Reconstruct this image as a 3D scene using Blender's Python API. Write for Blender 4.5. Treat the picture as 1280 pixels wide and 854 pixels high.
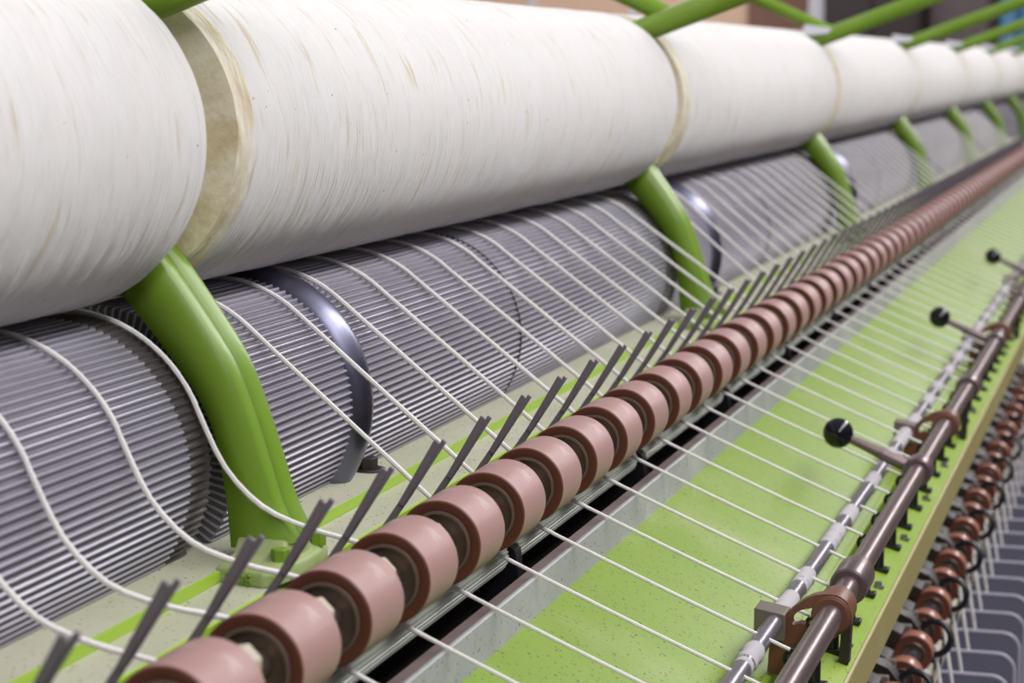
import bpy, math, random
from math import sin, cos, pi, radians, sqrt, atan2, asin, acos
from mathutils import Matrix, Vector, noise as mnoise

for o in list(bpy.data.objects):
    bpy.data.objects.remove(o, do_unlink=True)
scene = bpy.context.scene
COL = scene.collection

# ------------------------------------------------------------------ frame of reference
# One unit is the pitch of the pink rollers (75 mm).  Y runs along the machine, X across it
# towards the operator, Z up; the photographer's eye is at (0, 0, 0) and stands H above the floor.
S = 0.075
H = 1.45
def W(x, y, z): return Vector((x*S, y*S, z*S + H))

# ------------------------------------------------------------------ camera
YAW, PITCH, FPX = 0.2900, 0.1278, 2700.0
fwd = Vector((-sin(YAW)*cos(PITCH), cos(YAW)*cos(PITCH), -sin(PITCH)))
rgt = Vector((cos(YAW), sin(YAW), 0))
upv = rgt.cross(fwd)
cam = bpy.data.cameras.new('camera')
camo = bpy.data.objects.new('camera', cam); COL.objects.link(camo)
M = Matrix((rgt, upv, -fwd)).transposed().to_4x4()
M.translation = W(0, 0, 0)
camo.matrix_world = M
cam.sensor_width = 36.0
cam.lens = 36.0*FPX/1280.0
cam.clip_start = 0.02; cam.clip_end = 100
cam.dof.use_dof = True
cam.dof.focus_distance = 16.0*S
cam.dof.aperture_fstop = 13.0
scene.camera = camo

# ------------------------------------------------------------------ light and exposure
scene.view_settings.view_transform = 'Standard'
scene.view_settings.look = 'None'
scene.view_settings.gamma = 1.0
scene.view_settings.use_curve_mapping = False
scene.view_settings.exposure = -1.22
world = bpy.data.worlds.new('hall_light'); scene.world = world
world.use_nodes = True
bg = world.node_tree.nodes['Background']
# soft hall light: bright from the ceiling, dim from the aisle side and below
wn = world.node_tree
geo = wn.nodes.new('ShaderNodeTexCoord'); sepz = wn.nodes.new('ShaderNodeSeparateXYZ')
rmp = wn.nodes.new('ShaderNodeValToRGB'); mr = wn.nodes.new('ShaderNodeMapRange')
wn.links.new(geo.outputs['Generated'], sepz.inputs[0]); wn.links.new(sepz.outputs['Z'], mr.inputs[0])
mr.inputs[1].default_value = -1; mr.inputs[2].default_value = 1
cr = rmp.color_ramp; cr.elements[0].position = 0.40; cr.elements[0].color = (0.10, 0.095, 0.11, 1)
cr.elements[1].position = 0.95; cr.elements[1].color = (0.97, 0.95, 1.0, 1)
e = cr.elements.new(0.58); e.color = (0.34, 0.325, 0.36, 1)
wn.links.new(mr.outputs[0], rmp.inputs[0]); wn.links.new(rmp.outputs[0], bg.inputs[0])
bg.inputs[1].default_value = 0.80

def strip(name, x, z, y, length, width, power, color, tx, tz):
    l = bpy.data.lights.new(name, 'AREA'); l.shape = 'RECTANGLE'
    l.size = width; l.size_y = length; l.energy = power; l.color = color
    o = bpy.data.objects.new(name, l); COL.objects.link(o)
    o.location = W(x, y, z)
    d = Vector((tx - x, 0, tz - z)).normalized()
    zax = -d; yax = Vector((0, 1, 0)); xax = yax.cross(zax)
    o.rotation_euler = Matrix((xax, yax, zax)).transposed().to_euler()
    return o
strip('tube_light_aisle', 10.9, 16.3, 45, 11.0, 0.40, 330, (1.0, 0.975, 1.0), -6, -2)
strip('fill_light_far_aisle', -26, 22, 50, 12.0, 0.40, 130, (1.0, 0.975, 1.0), -6, -1)  # unseen lamp, added as fill from the other side

l = bpy.data.lights.new('fill_light_end_wall', 'AREA'); l.shape = 'RECTANGLE'; l.size = 3.5; l.size_y = 0.3; l.energy = 170; l.color = (1.0, 0.98, 0.97)  # unseen lamp added to brighten the end wall
o = bpy.data.objects.new('fill_light_end_wall', l); COL.objects.link(o); o.location = W(-34, 138, 27)
o.rotation_euler = (radians(52), 0, 0)

# ------------------------------------------------------------------ materials
def lin(c):
    return tuple(((v/255)/12.92 if v/255 <= 0.04045 else ((v/255+0.055)/1.055)**2.4) for v in c) + (1,)

class NT:
    def __init__(self, name):
        self.m = bpy.data.materials.new(name); self.m.use_nodes = True
        self.t = self.m.node_tree; self.b = self.t.nodes['Principled BSDF']
    def n(self, typ, **kw):
        nd = self.t.nodes.new(typ)
        for k, v in kw.items():
            if k in nd.inputs.keys(): nd.inputs[k].default_value = v
            else: setattr(nd, k, v)
        return nd
    def l(self, a, b): self.t.links.new(a, b)
    def coord(self, scale=(1, 1, 1), kind='Object'):
        tc = self.n('ShaderNodeTexCoord'); mp = self.n('ShaderNodeMapping')
        mp.inputs['Scale'].default_value = scale
        self.l(tc.outputs[kind], mp.inputs['Vector']); return mp.outputs['Vector']
    def noise(self, vec, scale, detail=3.0, rough=0.55, dist=0.0):
        nd = self.n('ShaderNodeTexNoise'); nd.inputs['Scale'].default_value = scale
        nd.inputs['Detail'].default_value = detail; nd.inputs['Roughness'].default_value = rough
        nd.inputs['Distortion'].default_value = dist
        self.l(vec, nd.inputs['Vector']); return nd.outputs['Fac']
    def ramp(self, fac, stops):
        r = self.n('ShaderNodeValToRGB'); cr = r.color_ramp
        while len(cr.elements) < len(stops): cr.elements.new(0.5)
        for e, (p, c) in zip(cr.elements, stops):
            e.position = p; e.color = c if len(c) == 4 else tuple(c)+(1,)
        self.l(fac, r.inputs['Fac']); return r.outputs['Color']
    def mix(self, fac, a, b, mode='MIX'):
        m = self.n('ShaderNodeMix'); m.data_type = 'RGBA'; m.blend_type = mode
        for s, v in ((m.inputs[0], fac), (m.inputs[6], a), (m.inputs[7], b)):
            if hasattr(v, 'links') or hasattr(v, 'is_linked'): self.l(v, s)
            else: s.default_value = v
        return m.outputs[2]
    def bump(self, h, strength, dist):
        b = self.n('ShaderNodeBump'); b.inputs['Strength'].default_value = strength
        b.inputs['Distance'].default_value = dist
        self.l(h, b.inputs['Height']); self.l(b.outputs['Normal'], self.b.inputs['Normal'])
    def col(self, c):
        s = self.b.inputs['Base Color']
        if hasattr(c, 'links') or hasattr(c, 'is_linked'): self.l(c, s)
        else: s.default_value = c
    def set(self, rough=0.5, metal=0.0, spec=0.5):
        self.b.inputs['Roughness'].default_value = rough; self.b.inputs['Metallic'].default_value = metal
        self.b.inputs['Specular IOR Level'].default_value = spec
        return self.m

G0 = (0, 0, 0, 1); G1 = (1, 1, 1, 1)

def paint(name, rgb, rgb2, rough=0.4, speck=0.0, dust=None, dustamt=0.5, scale=6.0, spec=0.5):
    t = NT(name); v = t.coord()
    c = t.mix(t.noise(v, scale, 4), lin(rgb), lin(rgb2))
    if dust:
        c = t.mix(t.ramp(t.noise(v, 9, 5, 0.65), [(0.62-0.35*dustamt, G0), (0.95-0.35*dustamt, G1)]), c, lin(dust))
    if speck:
        f = t.ramp(t.noise(v, 420, 2, 0.5), [(0.675-speck*0.02, G0), (0.70-speck*0.02, G1)])
        c = t.mix(f, c, lin((70, 75, 30)))
    t.col(c)
    t.bump(t.noise(v, 90, 3), 0.12, 0.002)
    return t.set(rough, 0, spec)

def metal(name, rgb, rgb2, rough=0.35, scale=25.0, met=1.0, rust=None, rustamt=0.3, bump=0.05):
    t = NT(name); v = t.coord()
    c = t.mix(t.noise(v, scale, 5, 0.6), lin(rgb), lin(rgb2))
    if rust:
        c = t.mix(t.ramp(t.noise(v, 14, 6, 0.7), [(0.72-rustamt*0.4, G0), (0.9-rustamt*0.4, G1)]), c, lin(rust))
    t.col(c)
    r = t.ramp(t.noise(v, 60, 4), [(0.3, (rough*0.88,)*3), (0.75, (min(1, rough*1.15),)*3)])
    t.l(r, t.b.inputs['Roughness'])
    t.b.inputs['Metallic'].default_value = met
    t.bump(t.noise(v, 150, 3), bump, 0.001)
    return t.m

def wool_surface():
    t = NT('wound_wool'); tc = t.n('ShaderNodeTexCoord')
    sep = t.n('ShaderNodeSeparateXYZ'); t.l(tc.outputs['Object'], sep.inputs[0])
    warp = t.noise(t.coord((6, 6, 6)), 1.6, 2)
    # winding coordinate: along the axis, wandering a little around the spool
    ma = t.n('ShaderNodeMath', operation='MULTIPLY_ADD'); t.l(warp, ma.inputs[0]); ma.inputs[1].default_value = 0.030
    t.l(sep.outputs['Y'], ma.inputs[2])
    def vec(ky, kr):
        cmb = t.n('ShaderNodeCombineXYZ')
        for ax, src, k in (('X', sep.outputs['X'], kr), ('Y', ma.outputs[0], ky), ('Z', sep.outputs['Z'], kr)):
            mm = t.n('ShaderNodeMath', operation='MULTIPLY'); mm.inputs[1].default_value = k
            t.l(src, mm.inputs[0]); t.l(mm.outputs[0], cmb.inputs[ax])
        return cmb.outputs[0]
    fine = t.noise(vec(360, 26), 1.0, 3, 0.6)
    mid = t.noise(vec(150, 20), 1.0, 3, 0.6)
    broad = t.noise(vec(40, 9), 1.0, 2)
    c = t.mix(t.ramp(mid, [(0.27, G0), (0.41, G1)]), lin((208, 196, 168)), lin((230, 228, 225)))
    c = t.mix(t.ramp(fine, [(0.20, (0.0,)*3), (0.36, G1)]), lin((228, 222, 210)), c)
    c = t.mix(t.ramp(broad, [(0.30, (0.2,)*3), (0.62, G0)]), c, lin((232, 226, 214)))
    spk = t.ramp(t.noise(t.coord(), 260, 1), [(0.80, G0), (0.81, G1)])
    c = t.mix(spk, c, lin((120, 105, 80)))
    t.col(c)
    ad = t.n('ShaderNodeMath', operation='MULTIPLY_ADD'); t.l(mid, ad.inputs[0]); ad.inputs[1].default_value = 1.3; t.l(fine, ad.inputs[2])
    t.bump(ad.outputs[0], 0.8, 0.0022)
    t.b.inputs['Sheen Weight'].default_value = 0.25
    return t.set(0.9, 0, 0.15)

def wool_end():
    t = NT('spool_end_wool'); v = t.coord((14, 60, 14))
    c = t.ramp(t.noise(v, 1.6, 5, 0.65, 0.6), [(0.3, lin((206, 188, 148))), (0.5, lin((236, 227, 204))), (0.72, lin((250, 246, 236)))])
    t.col(c); t.bump(t.noise(v, 3.0, 4), 0.7, 0.004)
    return t.set(0.95, 0, 0.1)

def yarn_mat():
    t = NT('wool_yarn'); v = t.coord((1, 1, 1))
    t.col(t.mix(t.noise(v, 420, 3), lin((230, 227, 222)), lin((246, 244, 241))))
    t.bump(t.noise(v, 900, 2), 0.6, 0.0006)
    t.b.inputs['Sheen Weight'].default_value = 0.3
    return t.set(0.9, 0, 0.1)

def rubber_tread():
    t = NT('pink_rubber_tread'); tc = t.n('ShaderNodeTexCoord'); sep = t.n('ShaderNodeSeparateXYZ')
    t.l(tc.outputs['Object'], sep.inputs[0])
    at = t.n('ShaderNodeMath', operation='ARCTAN2'); t.l(sep.outputs['Z'], at.inputs[0]); t.l(sep.outputs['X'], at.inputs[1])
    mu = t.n('ShaderNodeMath', operation='MULTIPLY'); t.l(at.outputs[0], mu.inputs[0]); mu.inputs[1].default_value = 150
    si = t.n('ShaderNodeMath', operation='SINE'); t.l(mu.outputs[0], si.inputs[0])
    v = t.coord()
    c = t.mix(t.noise(v, 30, 5, 0.65), lin((164, 126, 121)), lin((182, 146, 141)))
    c = t.mix(t.ramp(t.noise(v, 55, 3), [(0.60, G0), (0.78, G1)]), c, lin((202, 178, 172)))
    t.col(c)
    mm = t.n('ShaderNodeMath', operation='MULTIPLY_ADD'); t.l(si.outputs[0], mm.inputs[0]); mm.inputs[1].default_value = 0.5; mm.inputs[2].default_value = 0.5
    t.bump(mm.outputs[0], 0.25, 0.0003)
    return t.set(0.42, 0, 0.4)

GREEN_T = paint('green_table_paint', (122, 154, 40), (132, 160, 56), 0.5, speck=0.9, dust=(160, 172, 108), dustamt=0.36)
GREEN_A = paint('green_bracket_paint', (112, 148, 34), (120, 154, 44), 0.34, dust=(150, 172, 90), dustamt=0.1)
GREEN_F = paint('dusty_green_foot_paint', (126, 158, 50), (138, 166, 70), 0.5, dust=(184, 188, 150), dustamt=0.75)
GREEN_R = paint('bright_green_rail_paint', (138, 172, 44), (148, 178, 60), 0.4, speck=0.4, dust=(176, 196, 110), dustamt=0.3)
GREEN_E = paint('green_edge_paint', (150, 186, 50), (162, 194, 66), 0.45)
LIP = paint('dusty_olive_lip', (152, 142, 82), (162, 152, 94), 0.5, dust=(178, 172, 124), dustamt=0.3)
CREAM = paint('dusty_cream_plate', (196, 196, 172), (184, 188, 158), 0.55, speck=0.2, dust=(206, 202, 186), dustamt=0.5)
GREY_P = paint('grey_rail_paint', (160, 162, 162), (172, 173, 173), 0.5, speck=0.2, dust=(200, 202, 196), dustamt=0.4)
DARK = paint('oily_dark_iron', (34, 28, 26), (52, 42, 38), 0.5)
BLACK = paint('black_enamel', (20, 20, 24), (30, 30, 34), 0.35)
STEEL = metal('ground_steel', (158, 154, 164), (138, 132, 140), 0.32, met=0.7)
SHAFT = metal('worn_steel_shaft', (140, 124, 126), (118, 102, 102), 0.32, met=0.75, rust=(120, 92, 82), rustamt=0.1, bump=0.02)
DRUM = metal('fluted_drum_steel', (188, 185, 200), (166, 162, 175), 0.42, scale=18, met=0.38, rust=(126, 112, 108), rustamt=0.05, bump=0.0)
FLUTE = metal('dusty_fluted_steel', (196, 202, 190), (172, 178, 166), 0.45, met=0.3)
FORK = metal('dark_steel_strip', (138, 130, 140), (112, 104, 112), 0.42, met=0.35)
DRUMV = metal('shaded_drum_groove', (116, 112, 121), (94, 90, 96), 0.5, scale=18, met=0.3, rust=(96, 82, 76), rustamt=0.1, bump=0.0)  # dark tone paints shade into the valleys so the flute ridges read bright
BANDM = metal('dark_polished_band', (128, 128, 148), (104, 104, 122), 0.32, bump=0.0)
SLEEVE = metal('shaded_dark_sleeve', (98, 92, 92), (78, 72, 72), 0.45, met=0.5)  # darker colour paints in the shadow on the drum end beside the bracket
HUBM = metal('roller_hub_steel', (150, 136, 126), (120, 98, 84), 0.4, met=0.6, rust=(96, 66, 50), rustamt=0.3)
CAMB = paint('brown_cam_iron', (100, 62, 46), (118, 76, 58), 0.45, dust=(140, 112, 96), dustamt=0.15)
BLOCKM = paint('rusty_block_iron', (96, 86, 78), (130, 122, 112), 0.55)
LINT = paint('grey_lint', (176, 172, 174), (198, 194, 196), 0.9, spec=0.1)
BROWN = paint('brown_rubber_core', (92, 48, 34), (104, 58, 42), 0.5)
TREAD = rubber_tread()
ORANGE = paint('glossy_orange_brown_rubber', (168, 110, 92), (180, 126, 108), 0.25)
BEIGE = paint('beige_bearing_block', (190, 180, 158), (204, 196, 178), 0.6)
KNOB = paint('black_bakelite', (14, 14, 22), (18, 18, 26), 0.12)
WOOL = wool_surface(); WOOLEND = wool_end(); YARN = yarn_mat()
SEP = paint('grey_separator_paint', (112, 111, 128), (122, 121, 138), 0.45)
SEPE = paint('bright_separator_edge', (166, 165, 178), (176, 175, 188), 0.45)
WHITEP = paint('white_gloss_paint', (226, 226, 236), (214, 214, 226), 0.4)
PEACH = paint('peach_wall_paint', (222, 186, 160), (226, 192, 168), 0.7)
FLOORM = paint('grey_brown_floor', (116, 106, 106), (130, 120, 118), 0.6, scale=2)
BRWALL = paint('brown_board', (118, 84, 72), (128, 92, 78), 0.6)
DKWALL = paint('dark_machine_panel', (46, 36, 36), (56, 46, 46), 0.6)
TAUPE = paint('taupe_panel', (92, 80, 82), (100, 88, 90), 0.6)
BLUE = paint('blue_cloth', (84, 132, 170), (100, 146, 184), 0.7)

# ------------------------------------------------------------------ mesh helpers (local units -> metres)
class MB:
    def __init__(s): s.v = []; s.f = []; s.mi = []; s.sm = []
    def add(s, vs, fs, mi=0, smooth=True):
        o = len(s.v); s.v += [tuple(c*S for c in p) for p in vs]
        for f in fs:
            s.f.append(tuple(i+o for i in f)); s.mi.append(mi); s.sm.append(smooth)
    def box(s, x0, x1, y0, y1, z0, z1, mi=0):
        v = [(x, y, z) for x in (x0, x1) for y in (y0, y1) for z in (z0, z1)]
        s.add(v, [(0, 1, 3, 2), (4, 6, 7, 5), (0, 4, 5, 1), (2, 3, 7, 6), (0, 2, 6, 4), (1, 5, 7, 3)], mi, False)
    def prism(s, out, y0, y1, mi=0, smooth=False):          # outline in (x, z), counter-clockwise seen from -Y
        n = len(out); v = [(x, y0, z) for x, z in out] + [(x, y1, z) for x, z in out]
        s.add(v, [tuple(range(n)), tuple(range(2*n-1, n-1, -1))], mi, False)
        s.add(v, [(i, i+n, (i+1) % n + n, (i+1) % n) for i in range(n)], mi, smooth)
    def lathe(s, prof, n=32, cx=0, cz=0, mis=None, smooth=True, rad=None, fmi=None):   # prof = [(y, r)], about an axis along Y
        vs = []; fs = []; m = len(prof)
        for y, r in prof:
            for i in range(n):
                a = 2*pi*i/n; rr = r if rad is None else r*rad(i)
                vs.append((cx + rr*cos(a), y, cz + rr*sin(a)))
        for j in range(m-1):
            fs = [(j*n+i, (j+1)*n+i, (j+1)*n+(i+1) % n, j*n+(i+1) % n) for i in range(n)]
            if j == 0:
                s.add(vs, fs, mis[j] if mis else 0, smooth); base = len(s.v)-len(vs)
                if fmi:
                    for q in range(n): s.mi[len(s.mi)-n+q] = fmi(q)
            else:
                for f in fs: s.f.append(tuple(q+base for q in f)); s.mi.append(mis[j] if mis else 0); s.sm.append(smooth)
                if fmi:
                    for q in range(n): s.mi[len(s.mi)-n+q] = fmi(q)
        for j, rev in ((0, False), (m-1, True)):
            if prof[j][1] > 1e-6:
                pass
        return base
    def disc(s, y, r, n=32, cx=0, cz=0, mi=0):
        v = [(cx + r*cos(2*pi*i/n), y, cz + r*sin(2*pi*i/n)) for i in range(n)]
        s.add(v, [tuple(range(n))], mi, False)
    def tube(s, pts, r, n=8, mi=0, cap=True, closed=False):
        P = [Vector(p) for p in pts]; vs = []; N = len(P)
        rs = r if isinstance(r, (list, tuple)) else [r]*N
        up = None
        for i in range(N):
            if closed: t = (P[(i+1) % N]-P[i-1]).normalized()
            else: t = (P[min(i+1, N-1)]-P[max(i-1, 0)]).normalized()
            if up is None:
                up = Vector((0, 0, 1)) if abs(t.z) < 0.9 else Vector((1, 0, 0))
            a = (up - t*up.dot(t)).normalized(); b = t.cross(a); up = a
            for k in range(n):
                th = 2*pi*k/n; vs.append(tuple(P[i] + (a*cos(th)+b*sin(th))*rs[i]))
        fs = []
        for i in range(N if closed else N-1):
            j = (i+1) % N
            fs += [(i*n+k, i*n+(k+1) % n, j*n+(k+1) % n, j*n+k) for k in range(n)]
        s.add(vs, fs, mi, True)
        if cap and not closed:
            o = len(s.v)-len(vs)
            s.f.append(tuple(o+k for k in range(n-1, -1, -1))); s.mi.append(mi); s.sm.append(False)
            s.f.append(tuple(o+(N-1)*n+k for k in range(n))); s.mi.append(mi); s.sm.append(False)
    def ball(s, c, r, n=24, m=16, mi=0):
        vs = [(c[0], c[1], c[2]+r)]
        for j in range(1, m):
            t = pi*j/m
            for i in range(n):
                a = 2*pi*i/n; vs.append((c[0]+r*sin(t)*cos(a), c[1]+r*sin(t)*sin(a), c[2]+r*cos(t)))
        vs.append((c[0], c[1], c[2]-r)); L = len(vs)-1
        fs = [(0, 1+i, 1+(i+1) % n) for i in range(n)]
        for j in range(m-2):
            fs += [(1+j*n+i, 1+(j+1)*n+i, 1+(j+1)*n+(i+1) % n, 1+j*n+(i+1) % n) for i in range(n)]
        fs += [(L, 1+(m-2)*n+(i+1) % n, 1+(m-2)*n+i) for i in range(n)]
        s.add(vs, fs, mi, True)
    def build(s, name, mats, parent=None, bevel=0.0, loc=None, sharp=42):
        me = bpy.data.meshes.new(name); me.from_pydata(s.v, [], s.f)
        for m in (mats if isinstance(mats, (list, tuple)) else [mats]): me.materials.append(m)
        me.polygons.foreach_set('material_index', s.mi); me.polygons.foreach_set('use_smooth', s.sm)
        me.update()
        import bmesh
        bm = bmesh.new(); bm.from_mesh(me); bmesh.ops.recalc_face_normals(bm, faces=bm.faces); bm.to_mesh(me); bm.free()
        me.set_sharp_from_angle(angle=radians(sharp))
        o = bpy.data.objects.new(name, me); COL.objects.link(o)
        if parent: o.parent = parent
        if loc is not None: o.location = loc
        if bevel:
            b = o.modifiers.new('bevel', 'BEVEL'); b.width = bevel*S; b.segments = 2; b.limit_method = 'ANGLE'; b.angle_limit = radians(35)
            b.harden_normals = False
        return o

def tag(o, label=None, cat=None, group=None, kind=None):
    if label: o['label'] = label
    if cat: o['category'] = cat
    if group: o['group'] = group
    if kind: o['kind'] = kind
    return o
def empty(name, x, y, z, label=None, cat=None, group=None):
    o = bpy.data.objects.new(name, None); COL.objects.link(o); o.location = W(x, y, z); o.empty_display_size = 0.02
    return tag(o, label, cat, group)
def dup(root, loc, label, group=None):
    r = root.copy(); COL.objects.link(r); r.location = loc; r['label'] = label
    if group: r['group'] = group
    for ch in list(root.children):
        c = ch.copy(); COL.objects.link(c); c.parent = r
        for g in list(ch.children):
            d = g.copy(); COL.objects.link(d); d.parent = c
    return r
ORD = ('first second third fourth fifth sixth seventh eighth ninth tenth eleventh twelfth thirteenth fourteenth fifteenth sixteenth '
       'seventeenth eighteenth nineteenth twentieth twenty-first twenty-second twenty-third twenty-fourth twenty-fifth twenty-sixth '
       'twenty-seventh twenty-eighth twenty-ninth thirtieth thirty-first thirty-second thirty-third thirty-fourth').split()

# ------------------------------------------------------------------ key positions (units)
RX, RZ, RR, RY = -4.341, -3.059, 0.2833, 9.897          # pink roller row
BX, BZ, BR = -6.885, -0.472, 1.131                      # bobbins
BEND, PITCHB = 12.677, 14.0                             # far rim of the first bobbin, bobbin pitch
DX, DZ, DR = -6.860, -2.625, 0.996                      # drums under the bobbins
ARMY = 12.97
Y0, Y1 = -4.0, 132.0                                    # ends of the machine that are built
NB = 9
KMAX = 72

# ================================================================== the hall
def structure(o): o['kind'] = 'structure'; return o
m = MB(); m.box(-140, 70, -40, 175, -19.6, -H/S); structure(m.build('floor', FLOORM)).location = (0, 0, H)
m = MB(); m.box(-140, 70, 172, 175, -H/S, 30); structure(m.build('wall_end', PEACH)).location = (0, 0, H)
m = MB(); m.box(-140, -138, -40, 172, -H/S, 30); structure(m.build('wall_side', PEACH)).location = (0, 0, H)
for i, x in enumerate((-49.5, -41.1)):
    m = MB(); m.box(x-0.25, x+0.25, 171.6, 172, -H/S, 30); structure(m.build('trim_%d' % (i+1), WHITEP)).location = (0, 0, H)

def backdrop_thing(name, label, cat, x0, x1, y0, y1, z0, z1, mat, extra):
    r = empty(name, (x0+x1)/2, (y0+y1)/2, z0, label, cat)
    hw, hd, hh = (x1-x0)/2, (y1-y0)/2, z1-z0
    m = MB(); m.box(-hw, hw, -hd, hd, 0, hh); m.build('body', mat, r, bevel=0.15)
    m = MB()
    for e in extra: m.box(*[e[0]*hw, e[1]*hw, -hd-0.3, -hd, e[2]*hh, e[3]*hh])
    if extra: m.build('panel', extra[0][4], r, bevel=0.05)
    return r
FZ = -H/S
backdrop_thing('wooden_door', 'brown wooden door panel in the end wall beside the white post', 'door', -31.5, -26.6, 170.6, 171.9, FZ, 12,
               BRWALL, [(-0.7, 0.7, 0.1, 0.45, PEACH), (-0.7, 0.7, 0.52, 0.7, PEACH)])
p = empty('white_post', -25.3, 168, FZ, 'white painted post rising behind the creel bars at the top', 'post')
m = MB(); m.lathe([(0, 0), (0, 1.0), (40, 1.0), (40, 0)], 20); o = m.build('shaft', WHITEP, p); o.rotation_euler = (pi/2, 0, 0)
m = MB(); m.lathe([(21.2, 1.02), (21.25, 1.35), (22.2, 1.35), (22.25, 1.02)], 20); o = m.build('collar', WHITEP, p); o.rotation_euler = (pi/2, 0, 0)
backdrop_thing('machine_cabinet', 'dark brown cabinet beyond the creel, right of the white post', 'cabinet', -23.9, -16.7, 160, 166, FZ, 13,
               DKWALL, [(-0.9, -0.05, 0.1, 0.9, DKWALL), (0.05, 0.9, 0.1, 0.9, DKWALL)])
backdrop_thing('storage_locker', 'taupe locker beyond the creel between dark cabinet and blue curtain', 'locker', -16.6, -11.8, 162, 167, FZ, 13,
               TAUPE, [(-0.85, 0.85, 0.1, 0.9, TAUPE)])
r = empty('curtain', -4.7, 160, FZ, 'blue curtain hanging at the top right beyond the bobbins', 'curtain')
m = MB(); pts = []
for i in range(81):
    u = i/80; pts.append((-6.6+13.2*u, 0.35*sin(u*60)))
vs = [(x, y, z) for z in (0.5, 33) for x, y in pts] + [(x, y+0.15, z) for z in (0.5, 33) for x, y in pts]
n = 81
m.add(vs, [(i, i+1, n+i+1, n+i) for i in range(80)] + [(2*n+i, 3*n+i, 3*n+i+1, 2*n+i+1) for i in range(80)])
m.build('cloth', BLUE, r)
m = MB(); m.tube([(-7, 0, 33.1), (7, 0, 33.1)], 0.2); m.build('rail', WHITEP, r)

# ================================================================== machine body
def long_prism(name, outline, mat, label, cat, y0=Y0, y1=Y1, bevel=0.0, group=None):
    m = MB(); m.prism(outline, y0, y1)
    o = m.build(name, mat, bevel=bevel); o.location = (0, 0, H)
    return tag(o, label, cat, group)

# frame below everything
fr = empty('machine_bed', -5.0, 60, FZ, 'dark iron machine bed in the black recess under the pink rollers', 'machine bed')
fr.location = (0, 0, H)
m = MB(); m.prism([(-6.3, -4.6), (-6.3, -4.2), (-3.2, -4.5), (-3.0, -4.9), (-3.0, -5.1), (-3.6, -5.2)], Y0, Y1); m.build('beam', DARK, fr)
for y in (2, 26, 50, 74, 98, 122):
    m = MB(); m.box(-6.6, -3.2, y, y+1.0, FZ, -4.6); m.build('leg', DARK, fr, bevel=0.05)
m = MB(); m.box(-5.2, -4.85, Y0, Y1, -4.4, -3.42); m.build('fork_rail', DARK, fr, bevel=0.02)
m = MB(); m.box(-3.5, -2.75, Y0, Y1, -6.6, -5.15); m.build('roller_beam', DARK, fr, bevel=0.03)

# back plate with riser
bp = empty('back_plate', 0, 0, 0, 'dusty cream plate with green step between the fluted drum and pink rollers', 'plate')
m = MB(); m.prism([(-6.22, -3.50), (-5.72, -3.50), (-5.72, -3.245), (-6.22, -3.22)], Y0, Y1); m.build('upper_plate', CREAM, bp, bevel=0.008)
m = MB(); m.prism([(-5.722, -3.40), (-5.700, -3.40), (-5.700, -3.25), (-5.722, -3.243)], Y0, Y1); tag(m.build('step_edge', GREEN_E, bp), 'bright green painted step edge')
m = MB(); m.prism([(-5.70, -3.46), (-5.335, -3.46), (-5.335, -3.325), (-5.70, -3.315)], Y0, Y1); m.build('lower_plate', CREAM, bp, bevel=0.006)
m = MB(); m.prism([(-5.335, -3.46), (-5.318, -3.46), (-5.318, -3.334), (-5.335, -3.324)], Y0, Y1); tag(m.build('front_edge', GREEN_E, bp), 'green painted front edge')

def hexbolt(mb, cx, cy, z, r, h, washer=True):
    if washer:
        vs = [(cx+r*1.7*cos(2*pi*i/20), cy+r*1.7*sin(2*pi*i/20), zz) for zz in (z, z+h*0.18) for i in range(20)]
        mb.add(vs, [tuple(range(20, 40))] + [(i, (i+1) % 20, 20+(i+1) % 20, 20+i) for i in range(20)], 0, False)
    z2 = z + (h*0.18 if washer else 0)
    vs = [(cx+r*cos(pi*i/3+0.3), cy+r*sin(pi*i/3+0.3), zz) for zz in (z2, z+h) for i in range(6)]
    mb.add(vs, [tuple(range(6, 12))] + [(i, (i+1) % 6, 6+(i+1) % 6, 6+i) for i in range(6)], 0, False)
for j in range(4):
    m = MB(); hexbolt(m, 0, 0, 0, 0.085, 0.11)
    o = m.build('plate_bolt', DARK, bevel=0.008); o.location = W(-5.99, 16.02 + 14*j, -3.236)
    tag(o, 'dark hex bolt with washer on the cream plate, %s from the left' % ORD[j], 'bolt', 'bolts on the cream plate')

# grey rail, sloping green table, front rail
long_prism('grey_rail', [(-4.10, -4.1), (-4.057, -4.1), (-4.057, -3.555), (-4.10, -3.56)], GREY_P,
           'pale grey rail running between the dark recess and the green table', 'rail', bevel=0.012)
long_prism('dusty_ledge', [(-4.36, -4.2), (-4.101, -4.2), (-4.101, -3.575), (-4.22, -3.60), (-4.32, -3.80)], paint('brown_grease_and_lint', (92, 76, 72), (150, 136, 134), 0.9, spec=0.1, scale=20),
           'brown dusty ledge in the recess behind the pale grey rail', 'ledge')
TSL = -0.56
tz = lambda x: -3.837 + TSL*(x+4.057)
tb = empty('cover_table', 0, 0, 0, 'sloping green cover table crossed by the white yarns', 'table')
m = MB(); m.prism([(-4.056, -3.92), (-4.056, -3.837), (-3.94, -3.868), (-2.70, tz(-2.70)), (-2.70, tz(-2.70)-0.08)], Y0, Y1); m.build('top_sheet', GREEN_T, tb)
m = MB(); m.prism([(-2.705, -4.74), (-2.665, -4.74), (-2.665, tz(-2.665)+0.012), (-2.705, tz(-2.705)+0.012)], Y0, Y1); m.build('rim', GREEN_E, tb, bevel=0.006)
rl = empty('front_rail', 0, 0, 0, 'bright green front rail under the steel shaft with olive lip', 'rail')
m = MB(); m.prism([(-2.664, -4.80), (-2.664, -4.69), (-2.215, -4.815), (-2.215, -4.93)], Y0, Y1); m.build('rail_top', GREEN_R, rl)
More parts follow.
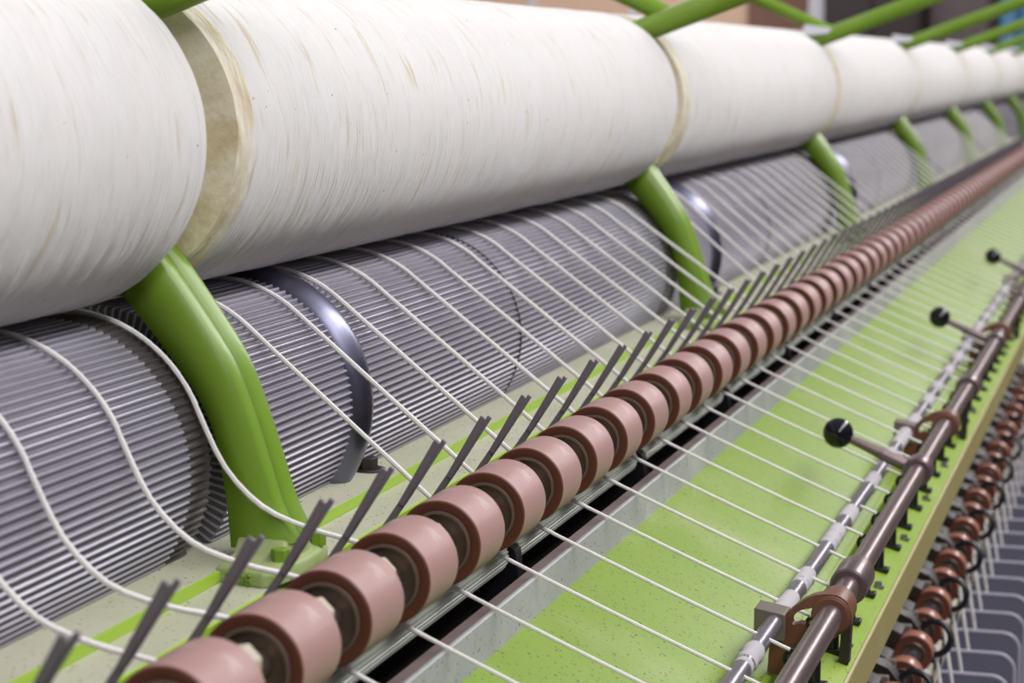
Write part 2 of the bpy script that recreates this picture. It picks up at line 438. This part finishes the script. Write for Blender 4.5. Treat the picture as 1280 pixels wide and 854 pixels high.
m = MB(); m.prism([(-2.213, -5.14), (-2.185, -5.16), (-2.185, -4.815), (-2.213, -4.80)], Y0, Y1); tag(m.build('lip', [LIP, GREEN_E], rl, bevel=0.006), 'dusty olive vertical lip')
m = MB()
rnd = random.Random(4)
for j in range(26):
    y = 11.2 + j*2.1
    m = MB(); hexbolt(m, 0, 0, 0, 0.035, 0.05)
    if j < 14:
        o = m.build('screw', STEEL, rl); o.location = Vector((-2.33*S, y*S, -4.782*S))
rl.location = tb.location = bp.location = (0, 0, H)

# ================================================================== drums
NF = 108
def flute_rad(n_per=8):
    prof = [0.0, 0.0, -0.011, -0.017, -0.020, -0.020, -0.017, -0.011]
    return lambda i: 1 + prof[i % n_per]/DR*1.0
dproto = None
for b in range(NB+1):
    c = ARMY + PITCHB*(b-1) + PITCHB/2
    lab = 'ridged steel drum under the %s bobbin from the left' % ORD[b] if b < 6 else 'blurred steel drum at the far right end of the row'
    if dproto is None:
        r = empty('fluted_drum', DX, c, DZ, lab, 'drum', 'fluted drums under the bobbins'); dproto = r
        L = 6.80
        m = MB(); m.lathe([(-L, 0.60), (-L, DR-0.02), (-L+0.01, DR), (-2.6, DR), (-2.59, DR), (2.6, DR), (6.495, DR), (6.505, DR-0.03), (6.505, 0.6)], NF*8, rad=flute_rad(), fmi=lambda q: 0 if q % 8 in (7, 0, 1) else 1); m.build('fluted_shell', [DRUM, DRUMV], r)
        m = MB(); m.lathe([(-7.0, 0.72), (7.0, 0.72)], 48); m.build('neck', DARK, r)
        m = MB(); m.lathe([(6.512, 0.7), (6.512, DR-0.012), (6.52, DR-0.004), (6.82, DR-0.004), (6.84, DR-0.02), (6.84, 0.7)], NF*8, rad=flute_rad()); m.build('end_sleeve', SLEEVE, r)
        m = MB(); m.lathe([(6.50, DR-0.03), (6.515, DR-0.03)], 96); m.build('seam_ring', DARK, r)
        m = MB(); m.lathe([(-4.6, DR-0.03), (-4.58, DR+0.035), (-4.53, DR+0.085), (-4.45, DR+0.10), (-4.37, DR+0.085), (-4.32, DR+0.035), (-4.30, DR-0.03)], 96); m.build('band', BANDM, r)
        m = MB(); m.lathe([(-0.012, DR-0.01), (-0.01, DR+0.003), (0.01, DR+0.003), (0.012, DR-0.01)], 96); m.build('joint_ring', DARK, r)
    else:
        dup(dproto, W(DX, c, DZ), lab)

# ================================================================== bobbins
def bobbin_mesh(seed):
    rng = random.Random(seed); m = MB()
    ny, na = 420, 144; L = 13.43
    vs = []; 
    for j in range(ny+1):
        y = L*j/ny; e = min(y, L-y)
        edge = 0.0 if e > 0.16 else -0.055*(1-e/0.16)**2
        for i in range(na):
            a = 2*pi*i/na
            w = 0.25*mnoise.noise(Vector((cos(a)*1.2, sin(a)*1.2, y*0.6+seed)))
            r = BR - 0.012 + edge + 0.007*mnoise.noise(Vector((cos(a)*0.8, sin(a)*0.8, (y+w)*7.0+seed*3))) \
                 + 0.006*mnoise.noise(Vector((cos(a)*0.5+5, sin(a)*0.5, (y+w)*19.0))) + 0.006*mnoise.noise(Vector((cos(a)*1.5, sin(a)*1.5+9, y*0.9)))
            vs.append((r*cos(a), y-L/2, r*sin(a)))
    fs = [(j*na+i, j*na+(i+1) % na, (j+1)*na+(i+1) % na, (j+1)*na+i) for j in range(ny) for i in range(na)]
    m.add(vs, fs, 0, True)
    for q in range(len(fs)):
        if q//na < 3 or q//na >= ny-2: m.mi[q] = 1
    for sgn, base in ((-1, 0), (1, ny*na)):                       # wound ends: slightly domed faces of darker wool
        prev = [base+i for i in range(na)]
        for q, (rr, dy) in enumerate(((0.93, 0.03), (0.7, 0.035), (0.4, 0.02), (0.16, 0.0))):
            o = len(m.v)
            for i in range(na):
                a = 2*pi*i/na; r = BR*rr*(1+0.0015*rng.uniform(-1, 1))
                m.v.append((r*cos(a)*S, sgn*(L/2+dy)*S, r*sin(a)*S))
            cur = [o+i for i in range(na)]
            for i in range(na):
                m.f.append((prev[i], prev[(i+1) % na], cur[(i+1) % na], cur[i])); m.mi.append(1); m.sm.append(True)
            prev = cur
    return m
BC = BEND - 13.43/2
bproto = []
for b in range(NB+1):
    lab = ['cream wool bobbin cut off by the left edge of the photo', 'longest looking cream wool bobbin, complete, at upper centre',
           'third cream wool bobbin from the left', 'fourth cream wool bobbin from the left', 'fifth cream wool bobbin from the left',
           'sixth cream wool bobbin from the left', 'seventh cream wool bobbin from the left'][b] if b < 7 else 'blurred cream wool bobbin at the far right end of the row'
    loc = W(BX, BC + PITCHB*b, BZ)
    if b == 0:
        r = empty('yarn_bobbin', BX, BC, BZ, lab, 'bobbin', 'front row of wool bobbins')
        bobbin_mesh(1).build('wound_wool', [WOOL, WOOLEND], r)
        m = MB(); m.lathe([(-6.98, 0), (-6.98, 0.09), (6.98, 0.09), (6.98, 0)], 20); m.build('axle', STEEL, r)
        bproto.append(r)
    else:
        r = dup(bproto[0], loc, lab)
        for ch in r.children: ch.rotation_euler = (0, 0.7*b, 0)

# ================================================================== creel brackets
def smooth_path(pts, n=8):
    P = [Vector(p) for p in pts]; out = []
    for i in range(len(P)-1):
        p0 = P[max(i-1, 0)]; p1 = P[i]; p2 = P[i+1]; p3 = P[min(i+2, len(P)-1)]
        for k in range(n):
            t = k/n
            out.append(0.5*((2*p1)+(-p0+p2)*t+(2*p0-5*p1+4*p2-p3)*t*t+(-p0+3*p1-3*p2+p3)*t**3))
    out.append(P[-1]); return out
FR = [(-5.30, -3.10), (-5.42, -2.86), (-5.51, -2.58), (-5.62, -2.25), (-5.75, -1.93), (-5.95, -1.62), (-6.2, -1.28), (-6.45, -0.98), (-6.62, -0.62), (-6.68, -0.2), (-6.5, 0.15)]
LF = [(-5.78, -3.16), (-5.80, -2.86), (-5.825, -2.66), (-5.88, -2.40), (-5.99, -2.17), (-6.19, -1.90), (-6.50, -1.54), (-6.80, -1.22), (-7.0, -0.80), (-7.08, -0.2), (-6.95, 0.3)]
FRs = smooth_path([(x, 0, z) for x, z in FR], 6); LFs = smooth_path([(x, 0, z) for x, z in LF], 6)
def make_bracket(b, lab):
    r = empty('creel_bracket', 0, 0, 0, lab, 'bracket', 'green creel brackets between bobbins')
    r.location = W(0, ARMY, 0)
    # neck: main web with a rounded front flange
    m = MB(); N = len(FRs); rings = []
    for f, l in zip(FRs, LFs):
        d = (l-f)
        fr_ = lambda t, y: (f.x + d.x*t, y, f.z + d.z*t)
        rings.append([fr_(0.06, -0.17), fr_(0.0, -0.13), fr_(-0.02, -0.06), fr_(0.05, -0.01), fr_(0.12, 0.03), fr_(0.22, 0.05),
                      fr_(0.94, 0.05), fr_(1.0, 0.0), fr_(1.0, -0.10), fr_(0.94, -0.16)])
    k = len(rings[0])
    m.add([p for q in rings for p in q], [(i*k+j, i*k+(j+1) % k, (i+1)*k+(j+1) % k, (i+1)*k+j) for i in range(N-1) for j in range(k)] + [tuple(range(k)), tuple((N-1)*k+j for j in range(k))], 0, True)
    m.build('neck', GREEN_A, r, sharp=75)
    m = MB(); rings = []
    for f, l in zip(FRs, LFs):
        d = (l-f)
        fr_ = lambda t, y: (f.x + d.x*t, y, f.z + d.z*t)
        rings.append([fr_(0.10, 0.03), fr_(0.02, 0.07), fr_(-0.02, 0.12), fr_(-0.02, 0.17), fr_(0.03, 0.21), fr_(0.25, 0.215), fr_(0.8, 0.2), fr_(0.9, 0.12), fr_(0.85, 0.04)])
    k = len(rings[0])
    m.add([p for q in rings for p in q], [(i*k+j, i*k+(j+1) % k, (i+1)*k+(j+1) % k, (i+1)*k+j) for i in range(N-1) for j in range(k)] + [tuple(range(k)), tuple((N-1)*k+j for j in range(k))], 0, True)
    m.build('rear_rib', GREEN_A, r, sharp=75)
    # foot
    m = MB()
    out = [(-5.74, -0.44), (-5.38, -0.52), (-5.30, -0.46), (-5.235, -0.10), (-5.24, 0.10), (-5.30, 0.42), (-5.38, 0.50), (-5.74, 0.42)]
    n = len(out)
    vs = [(x, y, -3.325) for x, y in out] + [(x, y, -3.235) for x, y in out] + [(-5.52+(x+5.52)*0.93, y*0.93, -3.205) for x, y in out] + \
         [(-5.53+(x+5.53)*0.86, y*0.52, -3.19) for x, y in out] + [(-5.55+(x+5.55)*0.78, y*0.40, -3.08) for x, y in out]
    fs = [tuple(range(n-1, -1, -1)), tuple(range(4*n, 5*n))] + [(a*n+i, a*n+(i+1) % n, (a+1)*n+(i+1) % n, (a+1)*n+i) for a in range(4) for i in range(n)]
    m.add(vs, fs, 0, False)
    ft = m.build('foot', GREEN_F, r, bevel=0.018)
    for nm, x, y in (('bolt', -5.36, -0.26), ('bolt', -5.32, 0.28)):
        m = MB(); hexbolt(m, x, y, -3.205, 0.062, 0.09, False); m.build(nm, GREEN_A, ft, bevel=0.006)
    if b < 3:
        cu = bpy.data.curves.new('cast_lettering', 'FONT'); cu.body = 'S  35'; cu.size = 0.105*S; cu.extrude = 0.008*S
        cu.materials.append(GREEN_A)
        t0 = bpy.data.objects.new('lettering_source', cu); COL.objects.link(t0); bpy.context.view_layer.update()
        me = bpy.data.meshes.new_from_object(t0.evaluated_get(bpy.context.evaluated_depsgraph_get())); bpy.data.objects.remove(t0, do_unlink=True)
        me.name = 'cast_lettering'; t = bpy.data.objects.new('cast_lettering', me); COL.objects.link(t); t.parent = ft
        t.rotation_euler = (pi/2, 0, -0.22); t.location = Vector((-5.66, -0.467, -3.315))*S
    # upper bar and rear bars
    m = MB(); m.tube(smooth_path([(-7.02, -0.02, -0.25), (-6.95, -0.02, 0.08), (-6.62, -0.02, 0.30), (-6.2, -0.02, 0.465), (-5.4, -0.02, 0.76), (-4.0, -0.02, 1.28), (-2.4, -0.02, 1.87), (-0.8, -0.02, 2.46)], 5), 0.155, 16); m.build('upper_bar', GREEN_A, r)
    if b < 3: m = MB(); m.tube([(-6.0, 0.12, 0.60), (-6.5, 0.14, 0.83), (-7.3, 0.16, 1.18), (-9.8, 0.16, 2.28)], 0.12, 12); m.build('rear_bar', GREEN_A, r)
    if b >= 2:
        m = MB(); m.prism([(-6.45, 0.52), (-6.02, 0.56), (-5.93, 0.62), (-6.02, 0.68), (-6.45, 0.735)], -0.26, 0.10); tag(m.build('clip', WHITEP, r, bevel=0.02), 'white clip')
    return r
brackets = []
for b in range(NB):
    lab = ['nearest green S-shaped bracket with cast 35 on its foot', 'second green bracket from the left, rising past the second bobbin',
           'third green bracket from the left', 'fourth green bracket from the left', 'fifth green bracket from the left'][b] if b < 5 else 'blurred green bracket at the far right end of the row'
    if b in (0, 2, 3): r = make_bracket(b, lab); r.location = W(0, ARMY + PITCHB*b, 0); brackets.append(r); continue
    src = brackets[0] if b == 1 else brackets[3]
    r = dup(src, W(0, ARMY + PITCHB*b, 0), lab); brackets.append(r)

# ================================================================== pink rollers
def roller_label(k):
    n = k+1
    return ('pink rubber roller, %s in the row from the bottom left' % ORD[n]) if n < 30 else 'blurred pink rubber roller at the far end of the row, past the thirtieth'
RL = 0.55
rproto = None
for k in range(-1, KMAX):
    if rproto is None:
        r = empty('pressure_roller', RX, RY+k, RZ, roller_label(k), 'roller', 'row of pink rubber rollers'); rproto = r
        m = MB()
        m.lathe([(0.004, RR*0.75), (0, RR*0.77), (0, RR*0.965), (0.010, RR*0.995), (0.03, RR), (RL-0.03, RR), (RL-0.01, RR*0.995), (RL, RR*0.965), (RL, RR*0.75)], 64,
                mis=[1, 1, 1, 0, 0, 0, 0, 1])
        m.build('rubber_cover', [TREAD, BROWN], r)
        m = MB(); m.lathe([(0.0, RR*0.76), (-0.008, RR*0.75), (-0.008, RR*0.69), (0.01, RR*0.67), (0.07, RR*0.63), (0.08, RR*0.25)], 48); m.build('hub', HUBM, r)
        m = MB(); m.lathe([(-0.46, 0), (-0.46, RR*0.30), (0.2, RR*0.30), (0.2, 0)], 24); m.build('arbor', HUBM, r)
        m = MB(); m.prism([(-0.09, -0.12), (0.10, -0.12), (0.12, 0.10), (0.05, 0.17), (-0.06, 0.15)], -0.32, -0.14); m.build('bearing_block', BEIGE, r, bevel=0.012)
    else:
        dup(rproto, W(RX, RY+k, RZ), roller_label(k))

# fluted delivery rollers under them
FX, FZr, FRr = -4.50, -3.505, 0.14
fproto = None
for s in range(-1, 18):
    c = RY + 0.8 + 4*s + 2
    lab = 'fluted steel roller segment under the pink rollers, %s from the left' % ORD[s+1] if s < 7 else 'blurred fluted roller segment at the far end'
    if fproto is None:
        r = empty('fluted_roller', FX, c, FZr, lab, 'roller', 'fluted roller segments'); fproto = r
        n = 30
        m = MB(); m.lathe([(-1.86, 0.08), (-1.86, FRr*0.92), (-1.84, FRr), (1.84, FRr), (1.86, FRr*0.92), (1.86, 0.08)], n*4, rad=lambda i: (1.0, 1.0, 0.93, 0.93)[i % 4], smooth=False); m.build('flutes', FLUTE, r)
        m = MB(); m.lathe([(-2.0, 0.085), (2.0, 0.085)], 20); m.build('journal', DARK, r)
        m = MB(); m.prism([(-0.20, -0.75), (0.24, -0.62), (0.16, 0.02), (0.05, 0.10), (-0.12, 0.08)], 1.93, 2.07); m.build('bearing_stand', BLACK, r, bevel=0.015)
    else: dup(fproto, W(FX, c, FZr), lab)

# ================================================================== yarn guide forks
gproto = None
for k in range(-2, KMAX-1):
    n = k+2
    lab = 'dark steel yarn fork behind the pink rollers, %s from the bottom left' % ORD[n] if n < 28 else 'blurred yarn fork at the far end of the row'
    if gproto is None:
        r = empty('yarn_fork', -5.05, RY+k+0.2, -3.42, lab, 'yarn guide', 'row of steel yarn forks'); gproto = r
        def bar(m, p0, p1, w, t):
            a = Vector(p0); b = Vector(p1); d = (b-a).normalized(); u = Vector((0, 1, 0)); v = d.cross(u)
            vs = [tuple(q + u*su*t/2 + v*sv*w/2) for q in (a, b) for su, sv in ((-1, -1), (1, -1), (1, 1), (-1, 1))]
            m.add(vs, [(3, 2, 1, 0), (4, 5, 6, 7)] + [(i, (i+1) % 4, 4+(i+1) % 4, 4+i) for i in range(4)], 0, False)
        m = MB(); bar(m, (0, 0.0, 0), (0.42, -0.0, 0.61), 0.046, 0.036); m.build('stem', FORK, r, bevel=0.008)
        m = MB(); bar(m, (0.39, -0.02, 0.56), (0.65, -0.035, 1.0), 0.046, 0.026); m.build('prong', FORK, r, bevel=0.006)
        m = MB(); bar(m, (0.40, 0.015, 0.57), (0.665, 0.065, 0.99), 0.034, 0.022); m.build('prong', FORK, r, bevel=0.006)
    else: dup(gproto, W(-5.05, RY+k+0.2, -3.42), lab)

# ================================================================== yarns
NIP = (-4.46, -3.36); TEND = (-2.43, -4.215)
def drum_pt(a, extra=0.018): return (DX + (DR+extra)*cos(a), DZ + (DR+extra)*sin(a))
dxn, dzn = NIP[0]-DX, NIP[1]-DZ
dn = sqrt(dxn*dxn+dzn*dzn); ATAN = atan2(dzn, dxn) + acos((DR+0.018)/dn)
rnd = random.Random(11)
for k in range(0, KMAX):
    j = (k-4) % 14; bb = (k-4)//14
    yr = RY + k + 0.3
    yd = RY + 4.26 + 14*bb + 0.911*j
    loose = {3: 2.81, 2: 1.72, 1: 0.62, 0: -0.15}.get(k)
    pts = []
    if loose is not None:
        yd = RY + loose
        aend = 0.36
        for i in range(14):
            a = 1.62 + (aend-1.62)*i/13; x, z = drum_pt(a, 0.02); pts.append((x, yd, z))
        for x, z, t in ((-5.745, -2.60, 0.03), (-5.50, -2.85, 0.08), (-5.235, -2.995, 0.30), (-4.985, -3.105, 0.65), (-4.72, -3.225, 0.95)):
            pts.append((x, yd + (yr-yd)*t, z))
        pts.append((NIP[0], yr, NIP[1]))
        pts = [tuple(p) for p in smooth_path(pts, 3)]
    else:
        for i in range(10):
            a = 1.62 + (ATAN-1.62)*i/9; x, z = drum_pt(a); pts.append((x, yd, z))
        x0, z0 = drum_pt(ATAN)
        for i in range(1, 9):
            t = i/8; wob = 0.004*sin(pi*t)*rnd.uniform(-1, 1)
            pts.append((x0+(NIP[0]-x0)*t, yd+(yr-yd)*t+wob, z0+(NIP[1]-z0)*t))
    nu = len(pts)
    for i in range(1, 8):
        t = i/7; pts.append((NIP[0]+(TEND[0]-NIP[0])*t, yr, NIP[1]+(TEND[1]-NIP[1])*t - 0.01*sin(pi*t)))
    rs = [0.0185*(1+0.08*rnd.uniform(-1, 1)) for _ in range(nu)] + [0.0145]*7
    m = MB(); m.tube([(x, y-yr, z) for x, y, z in pts], rs, 7)
    o = m.build('yarn', YARN); o.location = W(0, yr, 0)
    if k < 30:
        lab = 'white wool yarn passing under the %s pink roller from the bottom left' % ORD[k+1]
    else: lab = 'blurred white wool yarn at the far end of the machine'
    tag(o, lab, 'yarn', 'white yarns from bobbins to shaft')

# ================================================================== thin rod, shaft, cams, levers, pegs
TRX, TRZ = -2.645, -4.172
tr = empty('traverse_rod', 0, 0, 0, 'thin steel rod with lint lying along the green table edge', 'rod'); tr.location = (0, 0, H)
m = MB(); m.lathe([(Y0, 0), (Y0, 0.072), (Y1, 0.072), (Y1, 0)], 20, TRX, TRZ); m.build('bar', STEEL, tr)
rnd = random.Random(5)
for j in range(22):
    y = 11.6 + 1.35*j + rnd.uniform(-0.2, 0.2)
    L = rnd.uniform(0.5, 0.95)
    m = MB(); prof = [(y, 0.060)]
    for q in range(9): prof.append((y+L*(q+0.5)/9, 0.078+rnd.uniform(-0.007, 0.008)))
    prof.append((y+L, 0.060))
    m.lathe(prof, 18, TRX, TRZ); m.build('lint_sleeve', LINT, tr)

SX, SZ, SR = -2.22, -4.09, 0.095
sh = empty('control_shaft', 0, 0, 0, 'long brown steel shaft above the green front rail', 'shaft'); sh.location = (0, 0, H)
m = MB(); m.lathe([(Y0, 0), (Y0, SR), (Y1, SR), (Y1, 0)], 32, SX, SZ); m.build('bar', SHAFT, sh)
def collar_prof(y, L, r, r0=SR): return [(y, r0*0.9), (y, r*0.88), (y+0.02, r*0.88), (y+0.025, r*0.97), (y+0.05, r), (y+L-0.05, r), (y+L, r*0.95), (y+L, r0*0.9)]
def post_stand(y):
    r = empty('shaft_bearing', 0, y, 0)
    m = MB(); m.lathe(collar_prof(-0.27, 0.54, 0.152), 40, SX, SZ); m.build('collar', SHAFT, r)
    m = MB(); m.prism([(SX-0.10, -4.78), (SX-0.02, -4.80), (SX+0.01, SZ-0.11), (SX-0.07, SZ-0.11)], 0.02, 0.14); m.build('stand', DARK, r, bevel=0.015)
    return r
post = None
for i, y in enumerate((6.1, 16.95, 27.9, 38.7, 49.6)):
    lab = ['', 'ring bearing on the steel shaft beside the nearest brown cam', 'second ring bearing up the steel shaft', 'blurred ring bearing further up the steel shaft', 'blurred ring bearing further up the steel shaft'][i]
    if i == 0: continue
    if post is None:
        post = post_stand(y); tag(post, lab, 'bearing', 'ring bearings on the shaft')
    else: dup(post, W(0, y, 0), lab)

# brown cams that carry the thin rod
def make_cam(y):
    r = empty('cam_plate', 0, y, 0)
    out = smooth_path([(-2.10, 0, -3.985), (-2.18, 0, -3.935), (-2.34, 0, -3.945), (-2.48, 0, -4.03), (-2.61, 0, -4.17), (-2.675, 0, -4.33), (-2.69, 0, -4.50), (-2.685, 0, -4.57),
                       (-2.58, 0, -4.58), (-2.46, 0, -4.53), (-2.30, 0, -4.36), (-2.16, 0, -4.24), (-2.08, 0, -4.16), (-2.065, 0, -4.08), (-2.10, 0, -3.985)], 4)[:-1]
    hole = smooth_path([(-2.36, 0, -4.045), (-2.46, 0, -4.075), (-2.515, 0, -4.145), (-2.50, 0, -4.185), (-2.45, 0, -4.17), (-2.405, 0, -4.19), (-2.375, 0, -4.24), (-2.35, 0, -4.20), (-2.345, 0, -4.10), (-2.36, 0, -4.045)], 4)[:-1]
    import bmesh
    from mathutils.geometry import tessellate_polygon
    A = [Vector((p.x, p.z, 0)) for p in out]; B = [Vector((p.x, p.z, 0)) for p in hole]
    tris = tessellate_polygon([A, B]); allp = A+B
    t2 = 0.055
    vs = [(p.x*1, -t2, p.y) for p in allp] + [(p.x, t2, p.y) for p in allp]; n = len(allp); na = len(A); nb = len(B)
    m = MB(); m.add(vs, [tuple(t) for t in tris] + [tuple(i+n for i in reversed(t)) for t in tris], 0, False)
    o = len(m.v)-len(vs)
    for st, cnt in ((0, na), (na, nb)):
        for i in range(cnt):
            m.f.append((o+st+i, o+st+(i+1) % cnt, o+n+st+(i+1) % cnt, o+n+st+i)); m.mi.append(0); m.sm.append(False)
    m.build('disc', CAMB, r)
    m = MB(); m.lathe(collar_prof(-0.10, 0.42, 0.150), 36, SX, SZ); m.build('hub', CAMB, r)
    m = MB(); m.prism([(-2.79, -4.285), (-2.56, -4.30), (-2.56, -4.10), (-2.64, -4.085), (-2.79, -4.06)], -0.12, 0.14); m.build('rod_block', BLOCKM, r, bevel=0.012)
    return r
cam0 = None
for i, y in enumerate((15.84, 24.75, 33.6, 42.6, 51.5)):
    lab = ['nearest brown slotted cam on the shaft, at the bottom edge', 'brown cam on the shaft just beyond the second black knob lever', 'third brown cam up the shaft', 'blurred brown cam at the far right on the shaft', 'blurred brown cam at the far right on the shaft'][i]
    if cam0 is None: cam0 = make_cam(y); tag(cam0, lab, 'cam', 'brown cams on the shaft')
    else: dup(cam0, W(0, y, 0), lab)

def make_lever(y):
    r = empty('knob_lever', 0, y, 0)
    m = MB(); m.lathe(collar_prof(-0.17, 0.34, 0.150), 36, SX, SZ); m.build('hub', SHAFT, r)
    a = Vector((SX-0.08, 0, SZ+0.02)); b = Vector((-3.04, 0, -3.75)); d = (b-a).normalized()
    m = MB(); m.tube([tuple(a), tuple(a+(b-a)*0.4), tuple(a+(b-a)*0.41), tuple(b-d*0.12)], [0.068, 0.064, 0.056, 0.044], 18); m.build('rod', SHAFT, r)
    m = MB(); m.ball(tuple(b), 0.156, 32, 20); tag(m.build('knob', KNOB, r), 'glossy black ball knob')
    return r
lev0 = None
for i, y in enumerate((11.25, 21.87, 32.5, 43.2)):
    lab = ['lever whose black ball knob just peeks in at the bottom edge', 'largest black ball knob lever on the steel shaft', 'middle black ball knob lever near the right edge', 'smallest black ball knob lever, topmost at the right edge'][i]
    if lev0 is None: lev0 = make_lever(y); tag(lev0, lab, 'lever', 'black knob levers')
    else: dup(lev0, W(0, y, 0), lab)

pproto = None
for k in range(2, 44):
    lab = 'small black guide peg under the shaft where the %s yarn ends' % ORD[k+1] if k < 20 else 'blurred black guide peg further up under the shaft'
    y = RY+k+0.3
    if pproto is None:
        r = empty('guide_peg', -2.40, y, -4.76, lab, 'guide peg', 'black guide pegs under the shaft'); pproto = r
        m = MB(); m.tube([(0, 0, 0), (0, 0, 0.40)], 0.05, 10); m.build('post', BLACK, r)
        m = MB(); m.tube([(0.07*cos(t*pi/8)-0.0, 0.02*t/8, 0.47+0.07*sin(t*pi/8)) for t in range(-3, 12)], 0.018, 6); m.build('eye', BLACK, r)
        m = MB(); m.box(-0.07, 0.10, -0.06, 0.06, -0.015, 0.03); m.build('foot', BLACK, r, bevel=0.01)
    else: dup(pproto, W(-2.40, y, -4.76), lab)

# ================================================================== lower drafting arms, rollers, separators, hanging yarns
AX, AZ = -2.30, -6.2
aproto = None; lproto = None
for i in range(13):
    y = 19.1 + 2.03*i
    lab = 'dark drafting arm with black ring under the olive lip, %s from the bottom' % ORD[i]
    if aproto is None:
        r = empty('drafting_arm', AX, y, AZ, lab, 'drafting arm', 'dark drafting arms under the front rail'); aproto = r
        m = MB(); m.prism([(-0.75, 0.12), (-0.1, 0.02), (0.06, -0.06), (0.06, 0.08), (-0.08, 0.26), (-0.5, 0.42), (-0.75, 0.42)], -0.12, 0.12); m.build('body', DARK, r, bevel=0.02)
        for q0, q1 in ((-0.34, -0.27), (0.27, 0.34)):
            m = MB(); m.box(-0.6, -0.05, q0, q1, -0.05, 0.24); m.build('side_plate', BLOCKM, r, bevel=0.012)
        for q0, q1 in ((-0.68, -0.32), (0.32, 0.68)):
            m = MB(); m.prism([(-0.66, 0.12), (-0.16, 0.13), (-0.10, 0.22), (-0.28, 0.30), (-0.66, 0.30)], q0, q1); m.build('clamp', DARK, r, bevel=0.02)
        m = MB(); m.lathe([(-0.70, 0), (-0.70, 0.05), (0.70, 0.05), (0.70, 0)], 16); m.build('axle', STEEL, r)
        m = MB(); m.tube([(0.17+0.17*cos(2*pi*t/28), 0.05*sin(2*pi*t/28), 0.03+0.17*sin(2*pi*t/28)) for t in range(28)], 0.036, 8, closed=True); m.build('ring', BLACK, r)
    else: dup(aproto, W(AX, y, AZ), lab)
    for sgn in (-1, 1):
        lab2 = 'orange-brown roller %s the black ring of the %s drafting arm from the bottom' % ('in front of' if sgn < 0 else 'behind', ORD[i])
        yy = y + sgn*0.50
        if lproto is None:
            q = empty('draft_roller', AX, yy, AZ, lab2, 'roller', 'orange-brown lower rollers'); lproto = q
            rr = 0.205
            m = MB(); m.lathe([(-0.12, rr*0.62), (-0.12, rr*0.95), (-0.108, rr), (0.12, rr), (0.135, rr*0.95), (0.135, rr*0.3)], 40, mis=[1, 1, 0, 1, 1]); m.build('rubber_cover', [ORANGE, BROWN], q)
            m = MB(); m.lathe([(-0.12, rr*0.63), (-0.13, rr*0.59), (-0.115, rr*0.52), (-0.06, rr*0.50), (-0.06, rr*0.25)], 32); m.build('hub', HUBM, q)
        else: dup(lproto, W(AX, yy, AZ), lab2)

gr = empty('guide_rail', 0, 0, 0, 'pale grey guide rail with black slots below the orange-brown rollers', 'rail'); gr.location = (0, 0, H)
m = MB(); m.box(-2.75, -2.16, 6, 60, -6.85, -6.52); m.build('beam', BEIGE, gr, bevel=0.02)
for i in range(27):
    m = MB(); y = 19.0+1.0*i; m.box(-2.42, -2.09, y+0.42, y+0.72, -6.60, -6.46); m.build('slot_clip', BLACK, gr, bevel=0.02)

sp = None
def sep_outline(r=0.20):
    x1, zt = -1.43, -7.0
    pts = [(-3.2, -11.0), (-1.40, -11.0)]
    for i in range(9):
        a = i/8*pi/2; pts.append((x1-r+r*cos(a), zt-r+r*sin(a)))
    return pts + [(-3.2, zt)]
for i in range(30):
    y = 20.84 + 0.985*i
    lab = 'grey separator plate with bright rounded edge at lower right, %s from the bottom' % ORD[i-3] if 3 <= i < 18 else 'blurred grey separator plate further up the right edge' if i >= 18 else 'grey separator plate just below the bottom right corner'
    if sp is None:
        sp = empty('separator_plate', 0, y, 0, lab, 'separator plate', 'grey separator plates')
        m = MB(); m.prism(sep_outline(), -0.015, 0.015); m.build('sheet', SEP, sp)
        m = MB(); m.tube([(x, 0, z) for x, z in sep_outline()[1:]], 0.026, 8); m.build('edge', SEPE, sp)
    else: dup(sp, W(0, y, 0), lab)
rb = empty('spindle_rail', 0, 0, 0, 'grey spindle rail below the separator plates', 'rail'); rb.location = (0, 0, H)
m = MB(); m.box(-3.3, -1.5, 4, 60, -11.6, -10.95); m.build('beam', SEP, rb, bevel=0.03)
for y in (6, 30, 54):
    m = MB(); m.box(-3.0, -2.0, y, y+0.8, FZ, -11.5); m.build('leg', DARK, rb, bevel=0.03)

for i in range(28):
    y = 21.35 + 0.985*i
    m = MB(); m.tube([(-2.14, 0, -6.30), (-2.12, 0, -6.45), (-2.02, 0, -7.05), (-1.95, 0, -7.5), (-1.90, 0, -10.9)], 0.021, 6)
    o = m.build('spun_yarn', YARN); o.location = W(0, y, 0)
    lab = 'white spun yarn hanging to the separator plates, %s from the bottom right' % ORD[i-3] if 3 <= i < 18 else 'blurred spun yarn hanging further up the right edge' if i >= 18 else 'spun yarn just below the bottom right corner'
    tag(o, lab, 'yarn', 'spun yarns hanging at the lower right')
